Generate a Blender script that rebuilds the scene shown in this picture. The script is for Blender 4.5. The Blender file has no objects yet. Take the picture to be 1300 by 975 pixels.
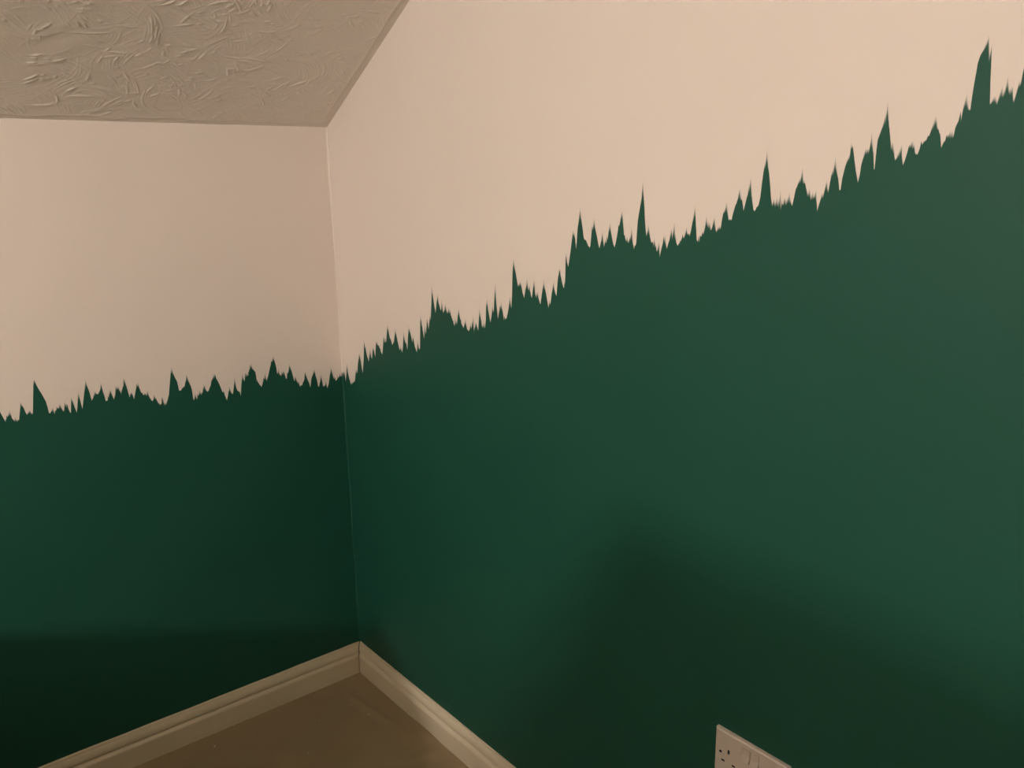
import bpy, bmesh, math, random
import numpy as np
from mathutils import Matrix, Vector

random.seed(7)
rng = np.random.default_rng(11)
scene = bpy.context.scene
COL = scene.collection

# ------------------------------------------------------------------ camera
F_PX, YAW, PITCH, ROLL = 1067.4, 0.68191, 0.23922, -0.01575
CAM = np.array([-1.09948, -2.1188, 1.47424])
def cam_axes():
    cy, sy, cp, sp = math.cos(YAW), math.sin(YAW), math.cos(PITCH), math.sin(PITCH)
    f = np.array([sy*cp, cy*cp, -sp]); r = np.array([cy, -sy, 0.0]); u = np.cross(r, f)
    c, s = math.cos(ROLL), math.sin(ROLL)
    return c*r + s*u, -s*r + c*u, f
AR, AU, AF = cam_axes()
cam_data = bpy.data.cameras.new('camera'); cam = bpy.data.objects.new('camera', cam_data)
COL.objects.link(cam)
cam_data.sensor_fit = 'HORIZONTAL'; cam_data.sensor_width = 36.0; cam_data.lens = F_PX/1300*36
cam_data.clip_start = 0.02
M = Matrix.Identity(4)
for i in range(3):
    M[i][0], M[i][1], M[i][2], M[i][3] = AR[i], AU[i], -AF[i], CAM[i]
cam.matrix_world = M
scene.camera = cam

# ------------------------------------------------------------------ world, exposure, lamp settings
w = bpy.data.worlds.new('night'); scene.world = w; w.use_nodes = True
w.node_tree.nodes['Background'].inputs[0].default_value = (0, 0, 0, 1)
w.node_tree.nodes['Background'].inputs[1].default_value = 0
vs = scene.view_settings
vs.view_transform = 'Standard'; vs.look = 'None'; vs.gamma = 1.0; vs.use_curve_mapping = False
vs.exposure = 0.0
LAMP = np.array([-2.8, -1.8, 2.05])          # the room's ceiling pendant, behind the photographer
BULB_STRENGTH = 1640.0
BULB_COLOR = (1.0, 0.895, 0.80)

# ------------------------------------------------------------------ helpers
def mat(name):
    m = bpy.data.materials.new(name); m.use_nodes = True
    nt = m.node_tree
    return m, nt, nt.nodes['Principled BSDF']
def N(nt, typ, **kw):
    n = nt.nodes.new(typ)
    for k, v in kw.items(): setattr(n, k, v)
    return n
def noise_mix(nt, b, c1, c2, scale, detail=4, coords='Object', stretch=None):
    tc = N(nt, 'ShaderNodeTexCoord'); ns = N(nt, 'ShaderNodeTexNoise')
    ns.inputs['Scale'].default_value = scale; ns.inputs['Detail'].default_value = detail
    if stretch:
        mp = N(nt, 'ShaderNodeMapping'); mp.inputs['Scale'].default_value = stretch
        nt.links.new(tc.outputs[coords], mp.inputs[0]); nt.links.new(mp.outputs[0], ns.inputs['Vector'])
    else:
        nt.links.new(tc.outputs[coords], ns.inputs['Vector'])
    mx = N(nt, 'ShaderNodeMix', data_type='RGBA')
    mx.inputs[6].default_value = (*c1, 1); mx.inputs[7].default_value = (*c2, 1)
    nt.links.new(ns.outputs['Fac'], mx.inputs[0])
    return ns, mx
def bump(nt, b, src, strength, dist):
    bp = N(nt, 'ShaderNodeBump'); bp.inputs['Strength'].default_value = strength
    bp.inputs['Distance'].default_value = dist
    nt.links.new(src, bp.inputs['Height']); nt.links.new(bp.outputs[0], b.inputs['Normal'])
def simple(name, c1, c2, scale, rough, bs=0.1, bd=0.001, spec=0.5, stretch=None, metal=0.0):
    m, nt, b = mat(name)
    ns, mx = noise_mix(nt, b, c1, c2, scale, stretch=stretch)
    nt.links.new(mx.outputs[2], b.inputs['Base Color'])
    b.inputs['Roughness'].default_value = rough; b.inputs['Specular IOR Level'].default_value = spec
    b.inputs['Metallic'].default_value = metal
    if bs: bump(nt, b, ns.outputs['Fac'], bs, bd)
    return m

PINK1, PINK2 = (0.80, 0.715, 0.655), (0.825, 0.74, 0.68)
GREEN1, GREEN2 = (0.0085, 0.073, 0.049), (0.0105, 0.081, 0.0545)
def wall_material(name, painted):
    """matt wall emulsion; 'cover' is how far the green coat hides the pale one underneath"""
    m, nt, b = mat(name)
    ns, mx = noise_mix(nt, b, PINK1, PINK2, 6)
    fine = N(nt, 'ShaderNodeTexNoise'); fine.inputs['Scale'].default_value = 420; fine.inputs['Detail'].default_value = 3
    tc = N(nt, 'ShaderNodeTexCoord'); nt.links.new(tc.outputs['Object'], fine.inputs['Vector'])
    bump(nt, b, fine.outputs['Fac'], 0.12, 0.0006)
    b.inputs['Roughness'].default_value = 0.75; b.inputs['Specular IOR Level'].default_value = 0.25
    if painted:
        _, gx = noise_mix(nt, b, GREEN1, GREEN2, 5)
        at = N(nt, 'ShaderNodeAttribute', attribute_name='cover')
        ss = N(nt, 'ShaderNodeMapRange', interpolation_type='SMOOTHSTEP')
        nt.links.new(at.outputs['Fac'], ss.inputs['Value'])
        fx = N(nt, 'ShaderNodeMix', data_type='RGBA')
        nt.links.new(ss.outputs[0], fx.inputs[0])
        nt.links.new(mx.outputs[2], fx.inputs[6]); nt.links.new(gx.outputs[2], fx.inputs[7])
        nt.links.new(fx.outputs[2], b.inputs['Base Color'])
        b.inputs['Roughness'].default_value = 0.52; b.inputs['Specular IOR Level'].default_value = 0.30
    else:
        nt.links.new(mx.outputs[2], b.inputs['Base Color'])
    return m
M_WALL = wall_material('pale_pink_emulsion', False)
M_PAINT = wall_material('green_emulsion', True)
M_CEIL = simple('textured_ceiling_paint', (0.80, 0.74, 0.67), (0.83, 0.77, 0.70), 9, 0.6, 0.15, 0.001, 0.3)
M_SKIRT = simple('cream_gloss_woodwork', (0.68, 0.60, 0.455), (0.73, 0.645, 0.495), 14, 0.42, 0.05, 0.0006, 0.45)
M_PLASTIC = simple('white_socket_plastic', (0.64, 0.575, 0.52), (0.66, 0.595, 0.54), 60, 0.4, 0, 0, 0.5)
M_DARK = simple('recess_shade_and_screw', (0.012, 0.010, 0.008), (0.02, 0.016, 0.012), 60, 0.8, 0, 0, 0.2)  # near-black colour for the shade inside recesses; also the dark screws
M_METAL = simple('nickel_metal', (0.55, 0.53, 0.5), (0.62, 0.6, 0.57), 40, 0.35, 0, 0, 0.5, metal=1.0)
M_PINE = simple('waxed_pine', (0.33, 0.20, 0.10), (0.50, 0.33, 0.18), 5, 0.5, 0.1, 0.0008, 0.4, stretch=(1, 9, 9))
M_FLECK = simple('pale_plaster_crumb', (0.75, 0.68, 0.55), (0.85, 0.78, 0.65), 200, 0.9, 0.2, 0.0003, 0.2)
M_CORD = simple('white_flex', (0.75, 0.73, 0.7), (0.8, 0.78, 0.75), 30, 0.5, 0, 0)
def floor_material():
    m, nt, b = mat('brown_floor_covering')
    ns, mx = noise_mix(nt, b, (0.27, 0.205, 0.120), (0.36, 0.28, 0.175), 7, 6)
    nt.links.new(mx.outputs[2], b.inputs['Base Color'])
    tc = N(nt, 'ShaderNodeTexCoord'); f = N(nt, 'ShaderNodeTexNoise')
    f.inputs['Scale'].default_value = 260; f.inputs['Detail'].default_value = 4
    nt.links.new(tc.outputs['Object'], f.inputs['Vector'])
    bump(nt, b, f.outputs['Fac'], 0.25, 0.001)
    b.inputs['Roughness'].default_value = 0.9; b.inputs['Specular IOR Level'].default_value = 0.15
    return m
M_FLOOR = floor_material()
m_b, nt_b, b_b = mat('lit_bulb_glass')
b_b.inputs['Emission Color'].default_value = (*BULB_COLOR, 1)
b_b.inputs['Emission Strength'].default_value = BULB_STRENGTH
b_b.inputs['Base Color'].default_value = (0.9, 0.88, 0.85, 1)

def mesh_obj(name, verts, faces, material, parent=None, smooth=False, loc=None):
    me = bpy.data.meshes.new(name); me.from_pydata([tuple(map(float, v)) for v in verts], [], faces)
    me.validate(); me.update()
    if smooth:
        for p in me.polygons: p.use_smooth = True
    me.materials.append(material)
    o = bpy.data.objects.new(name, me); COL.objects.link(o)
    if parent: o.parent = parent
    if loc is not None: o.location = loc
    return o
def bm_obj(name, bm, material, parent=None, smooth=False, loc=None):
    bmesh.ops.recalc_face_normals(bm, faces=bm.faces)
    me = bpy.data.meshes.new(name); bm.to_mesh(me); bm.free()
    if smooth:
        for p in me.polygons: p.use_smooth = True
    me.materials.append(material)
    o = bpy.data.objects.new(name, me); COL.objects.link(o)
    if parent: o.parent = parent
    if loc is not None: o.location = loc
    return o
def box(bm, x0, x1, y0, y1, z0, z1, bevel=0.0):
    r = bmesh.ops.create_cube(bm, size=1.0)
    vs_ = r['verts']
    for v in vs_:
        v.co = ((x0+x1)/2 + v.co.x*(x1-x0), (y0+y1)/2 + v.co.y*(y1-y0), (z0+z1)/2 + v.co.z*(z1-z0))
    if bevel:
        es = list({e for v in vs_ for e in v.link_edges})
        bmesh.ops.bevel(bm, geom=es, offset=bevel, segments=2, affect='EDGES', profile=0.7)
def boxo(name, x0, x1, y0, y1, z0, z1, material, parent=None, bevel=0.0):
    bm = bmesh.new(); box(bm, x0, x1, y0, y1, z0, z1, bevel); return bm_obj(name, bm, material, parent)
def struct(o, label, cat):
    o['kind'] = 'structure'; o['label'] = label; o['category'] = cat; return o
def tag(o, label, cat, group=None):
    o['label'] = label; o['category'] = cat
    if group: o['group'] = group
    return o
def empty(name, loc, rz=0.0):
    o = bpy.data.objects.new(name, None); COL.objects.link(o); o.empty_display_size = 0.1
    o.location = loc; o.rotation_euler = (0, 0, rz); return o
def ray(x, y): return AF + (x-650)/F_PX*AR + (487.5-y)/F_PX*AU
def on_right(x, y): d = ray(x, y); q = CAM + d*(-CAM[0]/d[0]); return q[1], q[2]
def on_left(x, y): d = ray(x, y); q = CAM + d*(-CAM[1]/d[1]); return q[0], q[2]
def on_floor(x, y): d = ray(x, y); q = CAM + d*(-CAM[2]/d[2]); return q[0], q[1]

# ------------------------------------------------------------------ room shell
# corner of the two visible walls is the origin; wall_left is the low knee wall y = 0, wall_right the gable x = 0
KNEE, SLOPE = 1.6153, 0.52268
FLAT = 2.36
RX, RY = -5.2, -3.6
YF = -(FLAT-KNEE)/math.tan(SLOPE)
TH = 0.12
def prism(pts, axis, a0, a1):
    """extrude a closed outline along an axis; pts are (u, v)"""
    n = len(pts); V = []
    for a in (a0, a1):
        for u, v in pts: V.append((a, u, v) if axis == 'x' else (u, a, v))
    Fc = [tuple(range(n)), tuple(range(2*n-1, n-1, -1))]
    Fc += [(i, n+i, n+(i+1) % n, (i+1) % n) for i in range(n)]
    bm = bmesh.new(); vv = [bm.verts.new(p) for p in V]
    for f in Fc: bm.faces.new([vv[i] for i in f])
    return bm
gable = [(0, -TH), (0, KNEE), (YF, FLAT), (RY-YF, FLAT), (RY, KNEE), (RY, -TH)]
wl = bm_obj('wall_left', prism([(RX, -TH), (0, -TH), (0, KNEE), (RX, KNEE)], 'y', 0, TH), M_WALL)
struct(wl, 'low pale pink wall under the sloping ceiling, green paint on its lower part', 'wall')
wr = bm_obj('wall_right', prism(gable, 'x', 0, TH), M_WALL)
struct(wr, 'tall pale pink gable wall with green paint rising towards the socket end', 'wall')
wn = bm_obj('wall_near', prism([(RX, -TH), (0, -TH), (0, KNEE), (RX, KNEE)], 'y', RY-TH, RY), M_WALL)
struct(wn, 'pale pink knee wall behind the photographer, green coat added to cut bounced light', 'wall')
wf = bm_obj('wall_far', prism(gable, 'x', RX-TH, RX), M_WALL)
struct(wf, 'pale pink gable wall at the far end of the room, green coat added to cut bounced light', 'wall')

# floor: soft sheet covering, with faint creases
def floor_mesh():
    nx, ny = 300, 210
    xs = -np.linspace(0, 1, nx)**1.8*(-RX); ys = -np.linspace(0, 1, ny)**1.8*(-RY)
    X, Y = np.meshgrid(xs, ys, indexing='ij'); Z = np.zeros_like(X)
    def crease(p, q, h, s):
        p, q = np.array(p), np.array(q); L = np.linalg.norm(q-p); d = (q-p)/L
        t = (X-p[0])*d[0] + (Y-p[1])*d[1]; n = -(X-p[0])*d[1] + (Y-p[1])*d[0]
        e = np.clip(np.minimum(t, L-t)/0.05, 0, 1)
        return h*np.exp(-(n/s)**2)*e
    c = [((440, 880), (520, 935), 0.0045, .012), ((500, 970), (572, 948), .007, .009), ((455, 870), (400, 905), 0.003, .014),
         ((520, 905), (560, 950), .004, .012)]
    for a, b, h, s in c: Z += crease(on_floor(*a), on_floor(*b), h, s)
    Z += 0.0007*np.sin(X*23+1.3*np.sin(Y*17))*np.sin(Y*19+1.1*np.sin(X*13))
    Z -= Z.max()*0 + 0.0007
    V = np.stack([X, Y, Z], -1).reshape(-1, 3)
    Fc = [(i*ny+j, i*ny+j+1, (i+1)*ny+j+1, (i+1)*ny+j) for i in range(nx-1) for j in range(ny-1)]
    return V, Fc
V, Fc = floor_mesh()
fl = mesh_obj('floor', V, Fc, M_FLOOR, smooth=True)
struct(fl, 'brown floor covering with faint creases in the corner', 'floor')

# ceiling: sloping part with real brushed plaster relief, the rest plain
def artex(nx, ns, dx):
    H = np.zeros((nx, ns), np.float32)
    PX, PS, HT, SG = [], [], [], []
    L_x, L_s = nx*dx, ns*dx
    def ridge(xs, ss, h, sg):
        PX.append(xs); PS.append(ss); HT.append(h); SG.append(np.full(len(xs), sg))
    for k in range(int(780*L_x*L_s)):
        cx, cs = rng.uniform(0, L_x), rng.uniform(0, L_s)
        R = rng.uniform(.05, .2); a0 = rng.normal(0.2, .75) + (math.pi if rng.random() < .5 else 0)
        span = rng.uniform(.04, .14)/R; nr = rng.integers(3, 9); gap = rng.uniform(.0045, .008)
        strong = rng.random() < .6
        # arc centre chosen so that the stroke passes through (cx, cs)
        ax, as_ = cx - R*math.sin(a0), cs + R*math.cos(a0)
        for j in range(nr):
            r = R + (j-nr/2)*gap
            if r < .008: continue
            t0 = a0 - span/2 + rng.normal(0, .2*span); t1 = a0 + span/2*rng.uniform(.1, 1.1)
            if t1-t0 < .08: continue
            n = max(6, int(r*(t1-t0)/.0012)); t = np.linspace(t0, t1, n); q = np.linspace(0, 1, n)
            wob = .0009*np.sin(q*rng.uniform(4, 12)+rng.uniform(0, 6))
            h = (rng.uniform(.0002, .0007))*np.sin(np.pi*np.clip(q, .02, .98))**.6
            if strong and rng.random() < .5:       # crisp lip where the brush lifted off
                lo = rng.uniform(.0, .55); hi = lo + rng.uniform(.2, .5)
                h = h + rng.uniform(.0008, .0021)*np.clip(np.minimum(q-lo, hi-q)/.12, 0, 1)
            ridge(ax + (r+wob)*np.sin(t), as_ - (r+wob)*np.cos(t), h, rng.uniform(.0009, .0015))
    for k in range(int(60*L_x*L_s)):               # small raised blobs
        x, s = rng.uniform(0, L_x), rng.uniform(0, L_s); n = 4
        ridge(x+np.linspace(0, rng.uniform(.001, .006), n), s+np.linspace(0, rng.uniform(-.003, .003), n), np.full(n, rng.uniform(.0008, .0018)), .0018)
    PX, PS, HT, SG = map(np.concatenate, (PX, PS, HT, SG))
    SG = np.maximum(SG, .6*dx)
    ix, js = np.round(PX/dx).astype(int), np.round(PS/dx).astype(int)
    for di in range(-3, 4):
        for dj in range(-3, 4):
            i, j = ix+di, js+dj
            ok = (i >= 0) & (i < nx) & (j >= 0) & (j < ns)
            d2 = (i*dx-PX)**2 + (j*dx-PS)**2
            np.maximum.at(H, (i[ok], j[ok]), (HT*np.exp(-d2/(2*SG**2)))[ok].astype(np.float32))
    return H
def slope_grid(xs, Lx, dx):
    Ls = -YF/math.cos(SLOPE)
    nx, ns = int(round(Lx/dx))+1, int(Ls/dx)+1
    H = artex(nx, ns, dx)
    xi, si = xs+np.arange(nx)*dx, np.linspace(0, Ls, ns)
    X, S = np.meshgrid(xi, si, indexing='ij')
    H += .0006*np.sin(X*31+2*np.sin(S*23))*np.sin(S*37+2*np.sin(X*19))
    # smooth hand-finished margin beside both walls
    ex = .017 + .0012*np.sin(S*17) + .0008*np.sin(S*61); es = .012 + .003*np.sin(X*33) + .002*np.sin(X*77+1)
    e = np.minimum((X-ex)/.006, (S-es)/.006)
    H = H*np.clip((np.minimum(X-ex, S-es))/.03+.25, 0, 1) + .0016*np.clip(e, 0, 1) + .0006*np.exp(-((np.minimum(X-ex, S-es)-.006)/.003)**2)
    cs, sn = math.cos(SLOPE), math.sin(SLOPE)
    Vx = -X; Vy = -S*cs - H*sn; Vz = KNEE + S*sn - H*cs
    return np.stack([Vx, Vy, Vz], -1).reshape(-1, 3), nx, ns
LX = 1.5
def textured_slope(name, xs, length, dx, label):
    V, nx, ns = slope_grid(xs, length, dx)
    i, j = np.meshgrid(np.arange(nx-1), np.arange(ns-1), indexing='ij'); a = (i*ns+j).ravel()
    Q = np.stack([a, a+1, a+ns+1, a+ns], -1)
    me = bpy.data.meshes.new(name)
    me.vertices.add(len(V)); me.vertices.foreach_set('co', V.astype(np.float32).ravel())
    me.loops.add(Q.size); me.loops.foreach_set('vertex_index', Q.ravel().astype(np.int32))
    me.polygons.add(len(Q)); me.polygons.foreach_set('loop_start', (np.arange(len(Q))*4).astype(np.int32))
    me.polygons.foreach_set('loop_total', np.full(len(Q), 4, np.int32))
    me.polygons.foreach_set('use_smooth', np.ones(len(Q), bool))
    me.update(calc_edges=True); me.validate(); me.materials.append(M_CEIL)
    o = bpy.data.objects.new(name, me); COL.objects.link(o)
    struct(o, label, 'ceiling')
textured_slope('ceiling', 0.0, LX, .0016, 'sloping ceiling with swirled brushed plaster texture over the corner')
textured_slope('ceiling.002', LX, -RX-LX, .004, 'rest of the sloping plaster ceiling towards the lamp')
ce3 = bm_obj('ceiling.001', prism([(YF, FLAT), (YF, FLAT+TH), (RY-YF, FLAT+TH), (RY, KNEE+TH), (RY, KNEE), (RY-YF, FLAT)], 'x', RX, 0), M_CEIL)
struct(ce3, 'flat ceiling between the textured slope and the opposite slope', 'ceiling')

# ------------------------------------------------------------------ the torn-looking edge of the green paint
# outline read off the photograph in pieces: (x0, y0, scale, points); every point is then put on its wall
EDGE = [
 (0, 450, 10.833, [(0,790),(45,870),(75,925),(100,860),(130,800),(150,830),(165,880),(190,905),(205,900),(212,880),(222,905),(245,910),(262,900),(270,800),(280,690),(300,705),(330,745),(350,795),(372,830),(390,800),(412,780),(430,815),(450,820),(453,740),(454,640),(455,540),(456,450),(457,410),(465,375),(490,400),(530,475),(580,555),(630,645),(655,730),(672,800),(688,810),(700,785),(728,750),(742,800),(752,805),(775,760),(822,700),(840,725),(865,775),(880,770),(890,670),(915,720),(940,745),(960,790),(973,805),(978,610),(1000,650),(1025,720),(1055,800),(1064,720),(1068,610),(1078,545),(1100,620),(1120,700),(1133,750),(1145,640),(1162,480),(1175,380),(1200,440),(1230,520)]),
 (110, 450, 10.833, [(70,635),(90,590),(108,530),(130,540),(160,545),(180,490),(203,425),(220,500),(245,570),(262,640),(290,630),(305,570),(320,530),(345,550),(362,590),(375,620),(390,560),(398,450),(415,475),(435,450),(450,500),(472,540),(490,470),(505,420),(522,370),(545,430),(570,520),(592,590),(600,540),(622,535),(638,570),(652,615),(665,540),(680,460),(700,405),(720,450),(750,530),(780,555),(820,560),(836,515),(855,570),(880,610),(905,640),(920,610),(937,595),(965,630),(990,680),(1008,700),(1030,670),(1047,620),(1060,660),(1067,700),(1080,680),(1095,680),(1108,640),(1130,560),(1138,450),(1148,330),(1152,270),(1167,205),(1190,270),(1220,330),(1245,380),(1258,440)]),
 (220, 440, 10.833, [(80,605),(100,605),(125,575),(150,560),(165,490),(185,410),(205,470),(235,530),(255,590),(268,680),(280,740),(298,665),(315,700),(330,725),(345,660),(370,630),(388,660),(405,610),(428,550),(450,600),(470,620),(490,590),(510,540),(530,460),(555,400),(590,440),(630,510),(655,570),(675,625),(705,660),(725,710),(738,740),(755,650),(775,575),(790,620),(810,650),(822,640),(832,540),(842,445),(855,520),(870,580),(890,610),(915,630),(928,680),(935,520),(947,400),(965,450),(980,470),(988,370),(1010,415),(1030,400),(1050,320),(1068,260),(1090,310),(1130,350),(1142,420),(1150,490),(1170,495),(1195,530),(1212,555),(1230,490),(1262,395)]),
 (330, 430, 10.833, [(93,580),(115,500),(140,380),(165,310),(182,260),(205,320),(225,400),(235,480),(255,440),(270,490),(290,510),(320,470),(345,510),(365,555),(385,470),(410,380),(440,460),(470,580),(495,560),(520,600),(550,655),(580,640),(605,570),(628,490),(650,550),(675,600),(692,670),(705,560),(722,500),(742,455),(765,510),(785,570),(800,660),(812,660),(825,590),(840,510),(860,610),(870,660),(890,640),(907,600),(918,650),(930,680),(945,620),(960,500),(976,415),(1000,500),(1020,560),(1045,580),(1065,550),(1090,520),(1120,510),(1133,455),(1148,490),(1163,455),(1172,520),(1182,590),(1190,480),(1196,350),(1210,450),(1235,570)]),
 (430, 410, 10.833, [(171,850),(200,820),(225,790),(235,680),(242,650),(258,700),(265,560),(275,500),(288,440),(305,520),(320,620),(333,690),(345,500),(350,270),(375,370),(395,470),(415,530),(425,450),(436,390),(450,470),(460,495),(470,340),(490,400),(505,470),(513,290),(520,265),(545,310),(575,360),(590,420),(602,445),(612,300),(618,205),(635,270),(655,260),(670,50),(690,130),(710,225),(720,225),(740,300),(760,270),(778,110),(800,190),(825,310),(842,380),(855,330),(865,370),(875,410),(885,330),(893,150),(915,260),(935,310),(947,370),(955,180),(965,75),(990,150),(1015,270),(1030,210),(1050,330),(1078,405),(1087,260),(1110,370)]),
 (530, 355, 10.833, [(36,946),(38,760),(40,540),(65,640),(80,730),(92,815),(102,650),(118,745),(128,620),(138,560),(155,680),(168,560),(182,560),(190,390),(195,250),(198,120),(215,230),(235,370),(250,460),(265,300),(278,250),(300,340),(325,430),(337,310),(350,430),(365,450),(385,380),(410,460),(430,430),(440,460),(450,420),(465,500),(485,570),(508,635),(525,580),(545,620),(555,500),(570,430),(590,540),(610,610),(635,660),(662,570),(685,680),(710,715),(730,640),(745,660),(767,540),(778,700),(795,660),(820,650),(838,700),(845,560),(855,430),(875,540),(890,650),(905,630),(930,660),(942,560),(945,370),(958,295),(975,420),(1005,590),(1020,500),(1035,380),(1050,440),(1060,250),(1070,100),(1085,300),(1108,540),(1125,440),(1155,350),(1175,440),(1192,560),(1220,540),(1240,480),(1255,390)]),
 (620, 330, 10.833, [(297,531),(318,660),(328,470),(333,200),(343,45),(375,160),(400,310),(410,370),(440,320),(455,350),(475,460),(493,525),(510,420),(535,300),(555,410),(575,430),(600,525),(615,400),(632,310),(645,450),(660,520),(678,470),(700,550),(718,610),(740,450),(762,320),(785,410),(805,520),(828,655),(842,570),(855,600),(875,450),(893,355),(915,420),(938,500),(950,350),(960,240),(973,165),(995,210),(1015,310),(1037,385),(1055,330),(1060,200),(1062,80)]),
 (700, 255, 13.0, [(240,880),(258,975),(279,1090),(300,960),(320,820),(340,650),(358,515),(372,560),(382,545),(398,640),(412,795),(422,640),(435,450),(455,330),(474,160),(495,290),(520,470),(535,600),(560,640),(590,690),(610,745),(635,780),(648,720),(665,520),(690,440),(707,340),(725,440),(755,590),(780,730),(797,780),(820,680),(850,590),(862,680),(872,750),(900,700),(930,650),(945,520),(966,420),(985,500),(1005,620),(1025,720),(1045,770),(1065,690),(1085,580),(1100,490),(1130,380),(1163,205),(1180,290),(1195,470),(1200,555)]),
 (780, 230, 9.75, [(150,740),(163,725),(178,755),(190,715),(205,700),(215,610),(228,740),(245,840),(262,800),(272,760),(280,640),(290,500),(305,400),(325,290),(340,200),(352,40),(365,180),(375,350),(380,480),(390,620),(398,680),(412,630),(426,580),(440,660),(455,750),(485,800),(500,770),(525,870),(540,840),(555,780),(562,920),(580,850),(600,770),(628,710),(652,835),(680,740),(708,610),(718,690),(745,570),(755,690),(780,795),(800,770),(830,720),(860,700),(885,640),(910,650),(932,680),(950,610),(968,510),(985,440),(998,345),(1008,450),(1015,600),(1020,720),(1050,755),(1080,680),(1100,660),(1120,590),(1142,465)]),
 (890, 190, 9.75, [(88,950),(98,920),(120,990),(140,960),(155,900),(168,870),(178,950),(190,1010),(215,980),(230,960),(245,970),(258,880),(275,790),(300,750),(318,690),(330,760),(345,870),(380,865),(400,780),(430,680),(460,600),(482,535),(500,610),(520,690),(528,755),(545,690),(570,580),(600,490),(617,380),(625,520),(640,660),(650,740),(668,755),(690,710),(715,680),(735,590),(755,420),(780,240),(805,160),(817,50),(830,180),(845,290),(858,450),(868,600),(882,690),(905,640),(925,675),(940,630),(955,670),(970,660),(985,550),(990,720),(1020,680),(1050,640),(1060,660),(1095,575)]),
 (980, 190, 10.833, [(265,720),(280,770),(305,660),(330,540),(370,450),(400,410),(418,305),(435,430),(465,490),(490,620),(520,575),(540,670),(562,625),(585,650),(608,605),(618,720),(625,840),(650,750),(690,625),(705,640),(735,530),(760,510),(778,570),(800,450),(820,350),(855,270),(872,160),(890,270),(915,410),(930,555),(945,550),(970,390),(1010,230),(1040,150),(1075,80)]),
 (1080, 100, 8.125, [(5,680),(25,700),(40,830),(55,950),(76,1070),(95,990),(110,890),(130,820),(155,740),(190,745),(205,680),(216,600),(228,700),(236,760),(241,935),(248,930),(262,720),(280,630),(310,550),(340,470),(365,420),(380,280),(390,380),(405,560),(418,710),(435,690),(450,760),(460,840),(490,790),(516,740),(530,800),(541,890),(560,840),(585,760),(612,700),(640,680),(655,690),(668,770),(690,780),(710,730),(740,680),(770,640),(810,590),(840,510),(860,470),(876,420),(900,510),(925,570)]),
 (1180, 40, 6.5, [(98,958),(120,910),(150,870),(180,850),(200,862),(215,790),(240,740),(262,735),(280,630),(307,555),(320,620),(338,645),(350,540),(370,430),(388,330),(400,260),(420,200),(450,150),(470,110),(490,68),(495,220),(505,180),(515,130),(512,260),(505,400),(500,600),(510,590),(520,575),(545,560),(560,590),(580,530),(600,490),(612,520),(630,480),(645,405),(660,500),(675,490),(690,540),(697,580),(715,520),(740,430),(755,430),(780,300),(790,230)]),
]
left_pts, right_pts = [], []
for x0, y0, s, pts in EDGE:
    for px, py in pts:
        X, Y = x0+px/s, y0+py/s
        hl, zl = on_left(X, Y)
        if hl < 0: left_pts.append((-hl, zl))
        else:
            hr, zr = on_right(X, Y); right_pts.append((-hr, zr))
left_pts.sort(key=lambda p: p[0])
zc = 0.5*(left_pts[0][1] + right_pts[0][1])
def carry_on(pts, end, drift, seed):
    """the same brushed edge goes on along the rest of the wall, out of the picture"""
    r = random.Random(seed); h, z0 = pts[-1]; z = z0
    out = []
    while h < end:
        k = r.uniform(.01, .03)
        out += [(h+k*.35, z+r.uniform(.015, .07)), (h+k, z+r.uniform(-.012, .012))]
        h += k; z += drift*k + r.uniform(-.012, .012); z = min(max(z, z0-.12), z0+.12)
    return pts + [(min(a, end), b) for a, b in out]
def paint_coat(wall, pts, end, drift, seed, place, top=lambda h: 9.0):
    r = random.Random(seed+5)
    pts = carry_on([(0.0, zc if pts[0][0] < .009 else pts[0][1])] + [p for p in pts if p[0] > 0.002], end, drift, seed)
    mono = [pts[0]]
    for h, z in pts[1:]: mono.append((max(h, mono[-1][0]+.0004), z))
    hs = [p[0] for p in mono]; zs = [p[1] for p in mono]
    peaks = [(hs[k], min(zs[k]-zs[k-1], zs[k]-zs[k+1])) for k in range(1, len(hs)-1) if zs[k] > zs[k-1] and zs[k] >= zs[k+1]]
    cols = []
    for k in range(len(hs)-1):
        n = max(1, min(24, int((hs[k+1]-hs[k])/.0012)))
        for m in range(n):
            q = m/n; z = zs[k]+(zs[k+1]-zs[k])*q + (0 if m == 0 or abs(zs[k+1]-zs[k]) > 3*(hs[k+1]-hs[k]) else r.uniform(-.0018, .0018) + (r.uniform(.003, .009) if r.random() < .25 else 0))
            cols.append((hs[k]+(hs[k+1]-hs[k])*q, z))
    cols.append((hs[-1], zs[-1]))
    pk = np.array(peaks)
    V, C = [], []
    for h, z in cols:
        z = min(z, top(h)-.03)
        d = np.abs(pk[:, 0]-h); k = int(np.argmin(d)); near = max(0, 1-d[k]/.005)
        s = .0012 + near*min(.016, .004+.4*pk[k, 1])*r.uniform(.7, 1.3)
        for zz, c in ((.0, 1), (.55*z, 1), (z-s, 1), (z+s, 0)): V.append(place(h, zz)); C.append(c)
    Fc = [(4*i+j, 4*i+j+1, 4*i+j+5, 4*i+j+4) for i in range(len(cols)-1) for j in range(3)]
    o = mesh_obj('green_paint_coat', V, Fc, M_PAINT, wall)
    at = o.data.attributes.new('cover', 'FLOAT', 'POINT'); at.data.foreach_set('value', np.array(C, np.float32))
    o['label'] = 'dark green paint with a jagged brushed top edge'
    return o
EPS = .0004
paint_coat(wl, left_pts, -RX, -.03, 3, lambda h, z: (-h, -EPS, z))
paint_coat(wr, right_pts, -RY, .02, 9, lambda h, z: (-EPS, -h, z))
paint_coat(wn, [(.01, 1.45)], -RX, -.03, 14, lambda h, z: (-h, RY+EPS, z))  # unseen wall: green coat added to cut light bounced into the shadows
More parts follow.
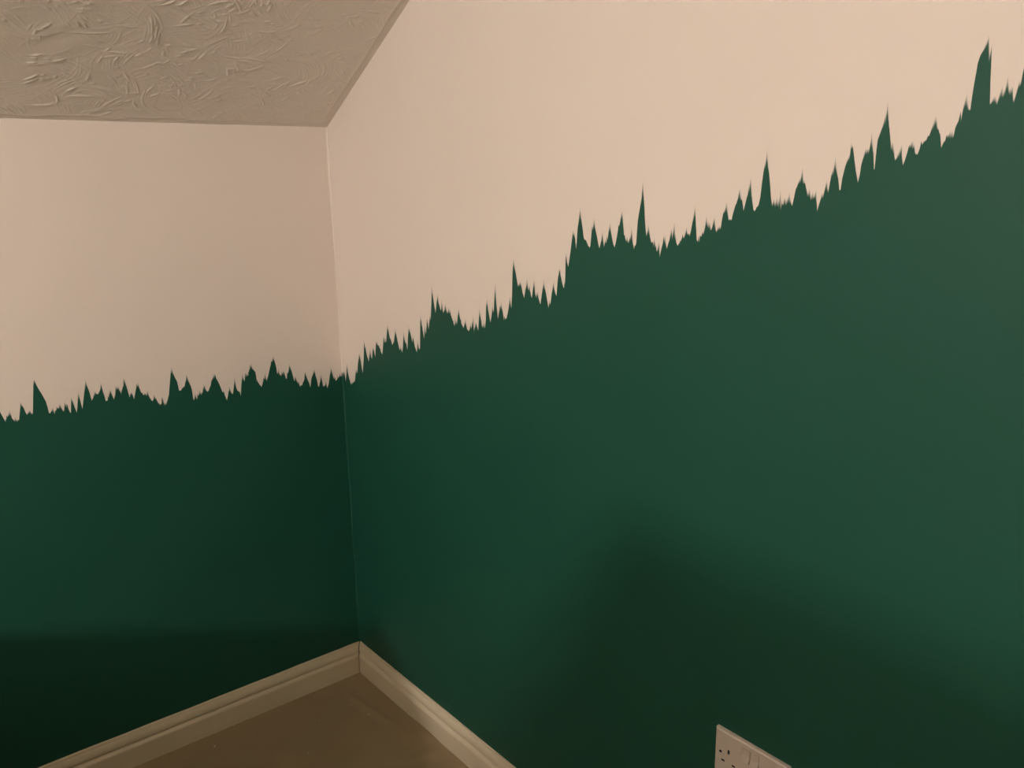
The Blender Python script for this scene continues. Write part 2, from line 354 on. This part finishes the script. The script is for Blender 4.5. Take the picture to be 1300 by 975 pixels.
paint_coat(wf, [(.01, 2.05)], -RY, .03, 21, lambda h, z: (RX+EPS, -h, z),
           lambda h: min(FLAT, KNEE+min(h, -RY-h)*math.tan(SLOPE)))  # added green carried high on this unseen wall to lower bounced light

# filled joint that rounds off the wall corner
def corner_bead():
    V, C = [], []
    n = 160; z0, z1 = .094, KNEE
    for k in range(n+1):
        z = z0+(z1-z0)*k/n
        a = .0046+.0012*math.sin(z*9+1)+.0006*math.sin(z*31)+.005*math.exp(-((z-1.5)/.10)**2)
        b = .0046+.0012*math.sin(z*7+2)+.0006*math.sin(z*27+1)
        c = min(1, max(0, (zc+.004*math.sin(z*300)-z)/.006+.5))
        for t in np.linspace(0, 1, 6):
            th = t*math.pi/2
            V.append((-a*(1-math.sin(th))-.0006, -b*(1-math.cos(th))-.0006, z)); C.append(c)
    Fc = [(6*i+j, 6*i+j+1, 6*i+j+7, 6*i+j+6) for i in range(n) for j in range(5)]
    o = mesh_obj('trim_1', V, Fc, M_PAINT, smooth=True)
    at = o.data.attributes.new('cover', 'FLOAT', 'POINT'); at.data.foreach_set('value', np.array(C, np.float32))
    struct(o, 'rounded filler line down the corner where the two walls meet', 'corner filler')
corner_bead()

# ------------------------------------------------------------------ skirting boards, mitred in the corner
PROFILE = [(0, 0), (.016, 0), (.016, .054), (.0155, .0565), (.0142, .0588), (.0115, .0612), (.0085, .0624), (.0072, .0638),
           (.0078, .0656), (.0104, .0676), (.0116, .0702), (.0116, .0745), (.0108, .0795), (.0092, .0845), (.0074, .0880), (.0062, .0892),
           (.0060, .0915), (.0054, .0945), (.0042, .0961), (0, .0961)]
def skirting(name, length, place, label, seed):
    r = random.Random(seed); n = 60; G = .0032
    st = [0] + [length*((k+1)/n)**1.6 for k in range(n)]
    V = []
    for k, s in enumerate(st):
        wz = r.uniform(-.0005, .0005) if k else 0
        for t, z in PROFILE:
            V.append(place((t+G if k == 0 else max(s, t+G+.001)), t, z + (wz if z > .09 else 0)))
    m = len(PROFILE)
    Fc = [(k*m+i, k*m+(i+1) % m, (k+1)*m+(i+1) % m, (k+1)*m+i) for k in range(n) for i in range(m)]
    Fc += [tuple(range(m)), tuple(range(n*m+m-1, n*m-1, -1))]
    bm = bmesh.new(); vv = [bm.verts.new(p) for p in V]
    for f in Fc: bm.faces.new([vv[i] for i in f])
    o = bm_obj(name, bm, M_SKIRT); struct(o, label, 'skirting board')
    return o
bl = skirting('baseboard_left', -RX, lambda s, t, z: (-s, -t-.0005, z), 'cream moulded skirting board along the low wall', 1)
br = skirting('baseboard_right', -RY, lambda s, t, z: (-t-.0005, -s, z), 'cream moulded skirting board along the gable wall below the socket', 2)

boxo('mitre_shade', -.0040, -.0020, -.0040, -.0020, .0, .0945, M_DARK, bl)['label'] = 'dark block for the shade in the open mitre joint'  # dark block put in the open mitre to stand for its shade

# ------------------------------------------------------------------ double switched wall socket
SY, SZ, ST = -1.33174, .52986, .009      # left end, top edge, thickness
def socket():
    W, Hh = .146, .086
    root = empty('wall_socket', (0, SY-W/2, SZ-Hh/2))
    tag(root, 'white double wall socket with two rocker switches on the green wall', 'socket')
    # plate local: a = distance from left end, b = distance from top  ->  world (x=-depth, y=-(a-W/2), z=Hh/2-b)
    P = lambda a, b, d: (-d, W/2-a, Hh/2-b)
    holes = []
    for c in (.029, W-.029):
        holes += [(c-.0024, c+.0024, .0322, .0414), (c-.0111-.0037, c-.0111+.0037, .0566, .0612), (c+.0111-.0037, c+.0111+.0037, .0566, .0612)]
    rock = [(.0555, .0722, .0100, .0365), (.0738, .0905, .0100, .0365)]
    cut = holes + rock
    I = .0034
    A = sorted({I, W-I} | {v for h in cut for v in h[:2]}); B = sorted({I, Hh-I} | {v for h in cut for v in h[2:]})
    V, Fc, idx = [], [], {}
    def vert(a, b, d):
        k = (round(a, 6), round(b, 6), round(d, 6))
        if k not in idx: idx[k] = len(V); V.append(P(a, b, d))
        return idx[k]
    inside = lambda a, b: any(h[0] < a < h[1] and h[2] < b < h[3] for h in cut)
    for a0, a1 in zip(A, A[1:]):
        for b0, b1 in zip(B, B[1:]):
            if not inside((a0+a1)/2, (b0+b1)/2):
                Fc.append([vert(a0, b0, ST), vert(a1, b0, ST), vert(a1, b1, ST), vert(a0, b1, ST)])
    for h in cut:
        q = [(h[0], h[2]), (h[1], h[2]), (h[1], h[3]), (h[0], h[3])]
        for k in range(4):
            p0, p1 = q[k], q[(k+1) % 4]
            Fc.append([vert(*p0, ST), vert(*p1, ST), vert(*p1, ST-.005), vert(*p0, ST-.005)])
    rim = [((I, I), (W-I, I)), ((W-I, I), (W-I, Hh-I)), ((W-I, Hh-I), (I, Hh-I)), ((I, Hh-I), (I, I))]
    ex = lambda a, m: m if a > m/2 else 0.0
    for p0, p1 in rim:
        o0 = (W if p0[0] > W/2 else 0, Hh if p0[1] > Hh/2 else 0); o1 = (W if p1[0] > W/2 else 0, Hh if p1[1] > Hh/2 else 0)
        Fc.append([vert(*p0, ST), vert(*p1, ST), vert(*o1, ST-.0022), vert(*o0, ST-.0022)])
        Fc.append([vert(*o0, ST-.0022), vert(*o1, ST-.0022), vert(*o1, .0005), vert(*o0, .0005)])
    bm = bmesh.new(); vv = [bm.verts.new(p) for p in V]
    for f in Fc: bm.faces.new([vv[i] for i in f])
    bm_obj('faceplate', bm, M_PLASTIC, root)
    for h in holes:  # dark blocks fill the slots nearly flush to give their shade as colour
        bm = bmesh.new()
        lo, hi = P(h[0], h[3], ST-.0012), P(h[1], h[2], ST-.005)
        box(bm, min(lo[0], hi[0]), max(lo[0], hi[0]), min(lo[1], hi[1]), max(lo[1], hi[1]), lo[2], hi[2])
        bm_obj('pin_slot_shade', bm, M_DARK, root)['label'] = 'dark block for the shade in a pin slot'
    for k, h in enumerate(rock):
        g = .0008; a0, a1, b0, b1 = h[0]+g, h[1]-g, h[2]+g, h[3]-g; bmid = (b0+b1)/2
        prof = [(b0, ST-.004), (b0, ST+.0002), (bmid, ST-.0001), (b1, ST+(.0030 if k == 0 else .0036)), (b1, ST-.004)]
        bm = bmesh.new()
        l = [bm.verts.new(P(a0, b, d)) for b, d in prof]; r = [bm.verts.new(P(a1, b, d)) for b, d in prof]
        bm.faces.new(l); bm.faces.new(r[::-1])
        for i in range(5): bm.faces.new([l[i], l[(i+1) % 5], r[(i+1) % 5], r[i]])
        bm_obj('rocker_switch', bm, M_PLASTIC, root)
    for a in (.0127, W-.0127):
        bm = bmesh.new()
        bmesh.ops.create_cone(bm, cap_ends=True, segments=20, radius1=.0026, radius2=.0022, depth=.0012,
            matrix=Matrix.Translation(P(a, .043, ST+.0003)) @ Matrix.Rotation(math.pi/2, 4, 'Y'))
        s = bm_obj('screw', bm, M_DARK, root)
        s['label'] = 'dark fixing screw'
socket()

# ------------------------------------------------------------------ crumbs on the floor
for k, (px, py, sz, an) in enumerate([(272.5, 948, .0075, .8), (287.5, 922, .004, .2), (391.5, 956.5, .004, 1.4), (468.5, 907, .0055, .3),
                                      (446.5, 896, .004, .5), (405, 915, .0035, 1.1)]):
    fx, fy = on_floor(px, py)
    bm = bmesh.new(); bmesh.ops.create_icosphere(bm, subdivisions=1, radius=.5)
    r = random.Random(k)
    for v in bm.verts: v.co = Vector((v.co.x*sz, v.co.y*sz*.42, v.co.z*sz*.35))*r.uniform(.75, 1.2)
    o = bm_obj('plaster_crumb', bm, M_FLECK, loc=(fx, fy, sz*.12)); o.rotation_euler = (0, 0, an)
    tag(o, ['long pale crumb, largest of the crumbs on the brown floor', 'tiny pale crumb at the foot of the low wall skirting board'][k] if k < 2
        else 'tiny pale crumb lying out on the brown floor covering', 'crumb', 'crumbs on the floor')

# ------------------------------------------------------------------ pendant lamp that lights the room (behind the photographer)
def lathe(name, prof, material, parent, seg=32):
    bm = bmesh.new(); rings = []
    for rr, z in prof:
        rings.append([bm.verts.new((rr*math.cos(2*math.pi*k/seg), rr*math.sin(2*math.pi*k/seg), z)) for k in range(seg)])
    for a, b in zip(rings, rings[1:]):
        for k in range(seg): bm.faces.new([a[k], a[(k+1) % seg], b[(k+1) % seg], b[k]])
    bm.faces.new(rings[0][::-1]); bm.faces.new(rings[-1])
    return bm_obj(name, bm, material, parent, smooth=True)
lamp = empty('pendant_lamp', tuple(LAMP)); tag(lamp, 'bare bulb on a white flex hanging from the flat ceiling', 'lamp')
lathe('bulb', [(.005, -.046), (.022, -.042), (.036, -.030), (.044, -.012), (.045, .002), (.041, .020), (.030, .037), (.0145, .050)], m_b, lamp)
lathe('bulb_holder', [(.016, .051), (.019, .053), (.020, .085), (.014, .098), (.006, .112)], M_CORD, lamp)
lathe('flex', [(.0032, .112), (.0032, FLAT-LAMP[2]-.028)], M_CORD, lamp, 12)
lathe('ceiling_rose', [(.012, FLAT-LAMP[2]-.028), (.030, FLAT-LAMP[2]-.022), (.040, FLAT-LAMP[2]-.006), (.042, FLAT-LAMP[2])], M_CORD, lamp)

# ------------------------------------------------------------------ added furniture, out of view, placed to shade the lower walls
def chest(name, label, cat, loc, rz, wid, dep, hgt, rows, door=False):
    """origin at the back right foot; width runs along -x, depth along -y, front faces -y"""
    root = empty(name, loc, rz); tag(root, label, cat)
    t = .02
    bm = bmesh.new()
    box(bm, -wid+.012, -wid+.012+t, -dep+.012, -.006, .07, hgt-.024); box(bm, -.012-t, -.012, -dep+.012, -.006, .07, hgt-.024)
    box(bm, -wid+.032, -.032, -.018, -.006, .07, hgt-.024); box(bm, -wid+.032, -.032, -dep+.014, -.02, .07, .09)
    bm_obj('carcass', bm, M_PINE, root)
    boxo('top', -wid, 0, -dep-.008, 0, hgt-.024, hgt, M_PINE, root, .004)
    for sx in (-wid+.012, -.012-.05):
        for sy in (-dep+.012, -.056):
            boxo('foot', sx, sx+.05, sy, sy+.05, 0, .07, M_PINE, root)
    z0, z1 = .095, hgt-.03
    if door:
        for s in (0, 1):
            x0 = -wid+.034+s*(wid-.068)/2+.002; x1 = x0+(wid-.068)/2-.004
            d = boxo('door', x0, x1, -dep, -dep+.02, z0, z1, M_PINE, root, .002)
            boxo('door_panel', x0+.07, x1-.07, -dep-.006, -dep, z0+.1, z1-.1, M_PINE, d, .002)
            xk = x1-.03 if s == 0 else x0+.03
            bm = bmesh.new(); bmesh.ops.create_uvsphere(bm, u_segments=16, v_segments=8, radius=.015, matrix=Matrix.Translation((xk, -dep-.014, (z0+z1)/2)))
            bm_obj('knob', bm, M_METAL, d, True)
    else:
        for r in range(rows):
            a = z0+(z1-z0)*r/rows+.003; b = z0+(z1-z0)*(r+1)/rows-.003
            d = boxo('drawer', -wid+.036, -.036, -dep, -dep+.02, a, b, M_PINE, root, .003)
            for xk in (-wid*.75, -wid*.25):
                bm = bmesh.new(); bmesh.ops.create_uvsphere(bm, u_segments=16, v_segments=8, radius=.015, matrix=Matrix.Translation((xk, -dep-.013, (a+b)/2)))
                bm_obj('knob', bm, M_METAL, d, True)
    return root
# added unseen cupboard whose top edge throws the level shadow on the gable wall: its corner lies on the line lamp -> shadow corner
T1 = .36; W1 = np.array([0, -1.08, .84]); P1 = LAMP+(W1-LAMP)*T1
chest('added_wardrobe', 'added pine cupboard with two panelled doors, out of view, shading the gable wall', 'added_wardrobe', (P1[0], P1[1]-.85, 0), -math.pi/2, .85, .5, P1[2], 0, True)
# added unseen chest of drawers, turned so its back edge throws the slanting shadow low on the knee wall
chest('added_chest', 'added pine chest of drawers, out of view, shading the low wall', 'chest of drawers', (-1.125, -.797, 0), math.radians(-34.2), .95, .42, .95, 4)
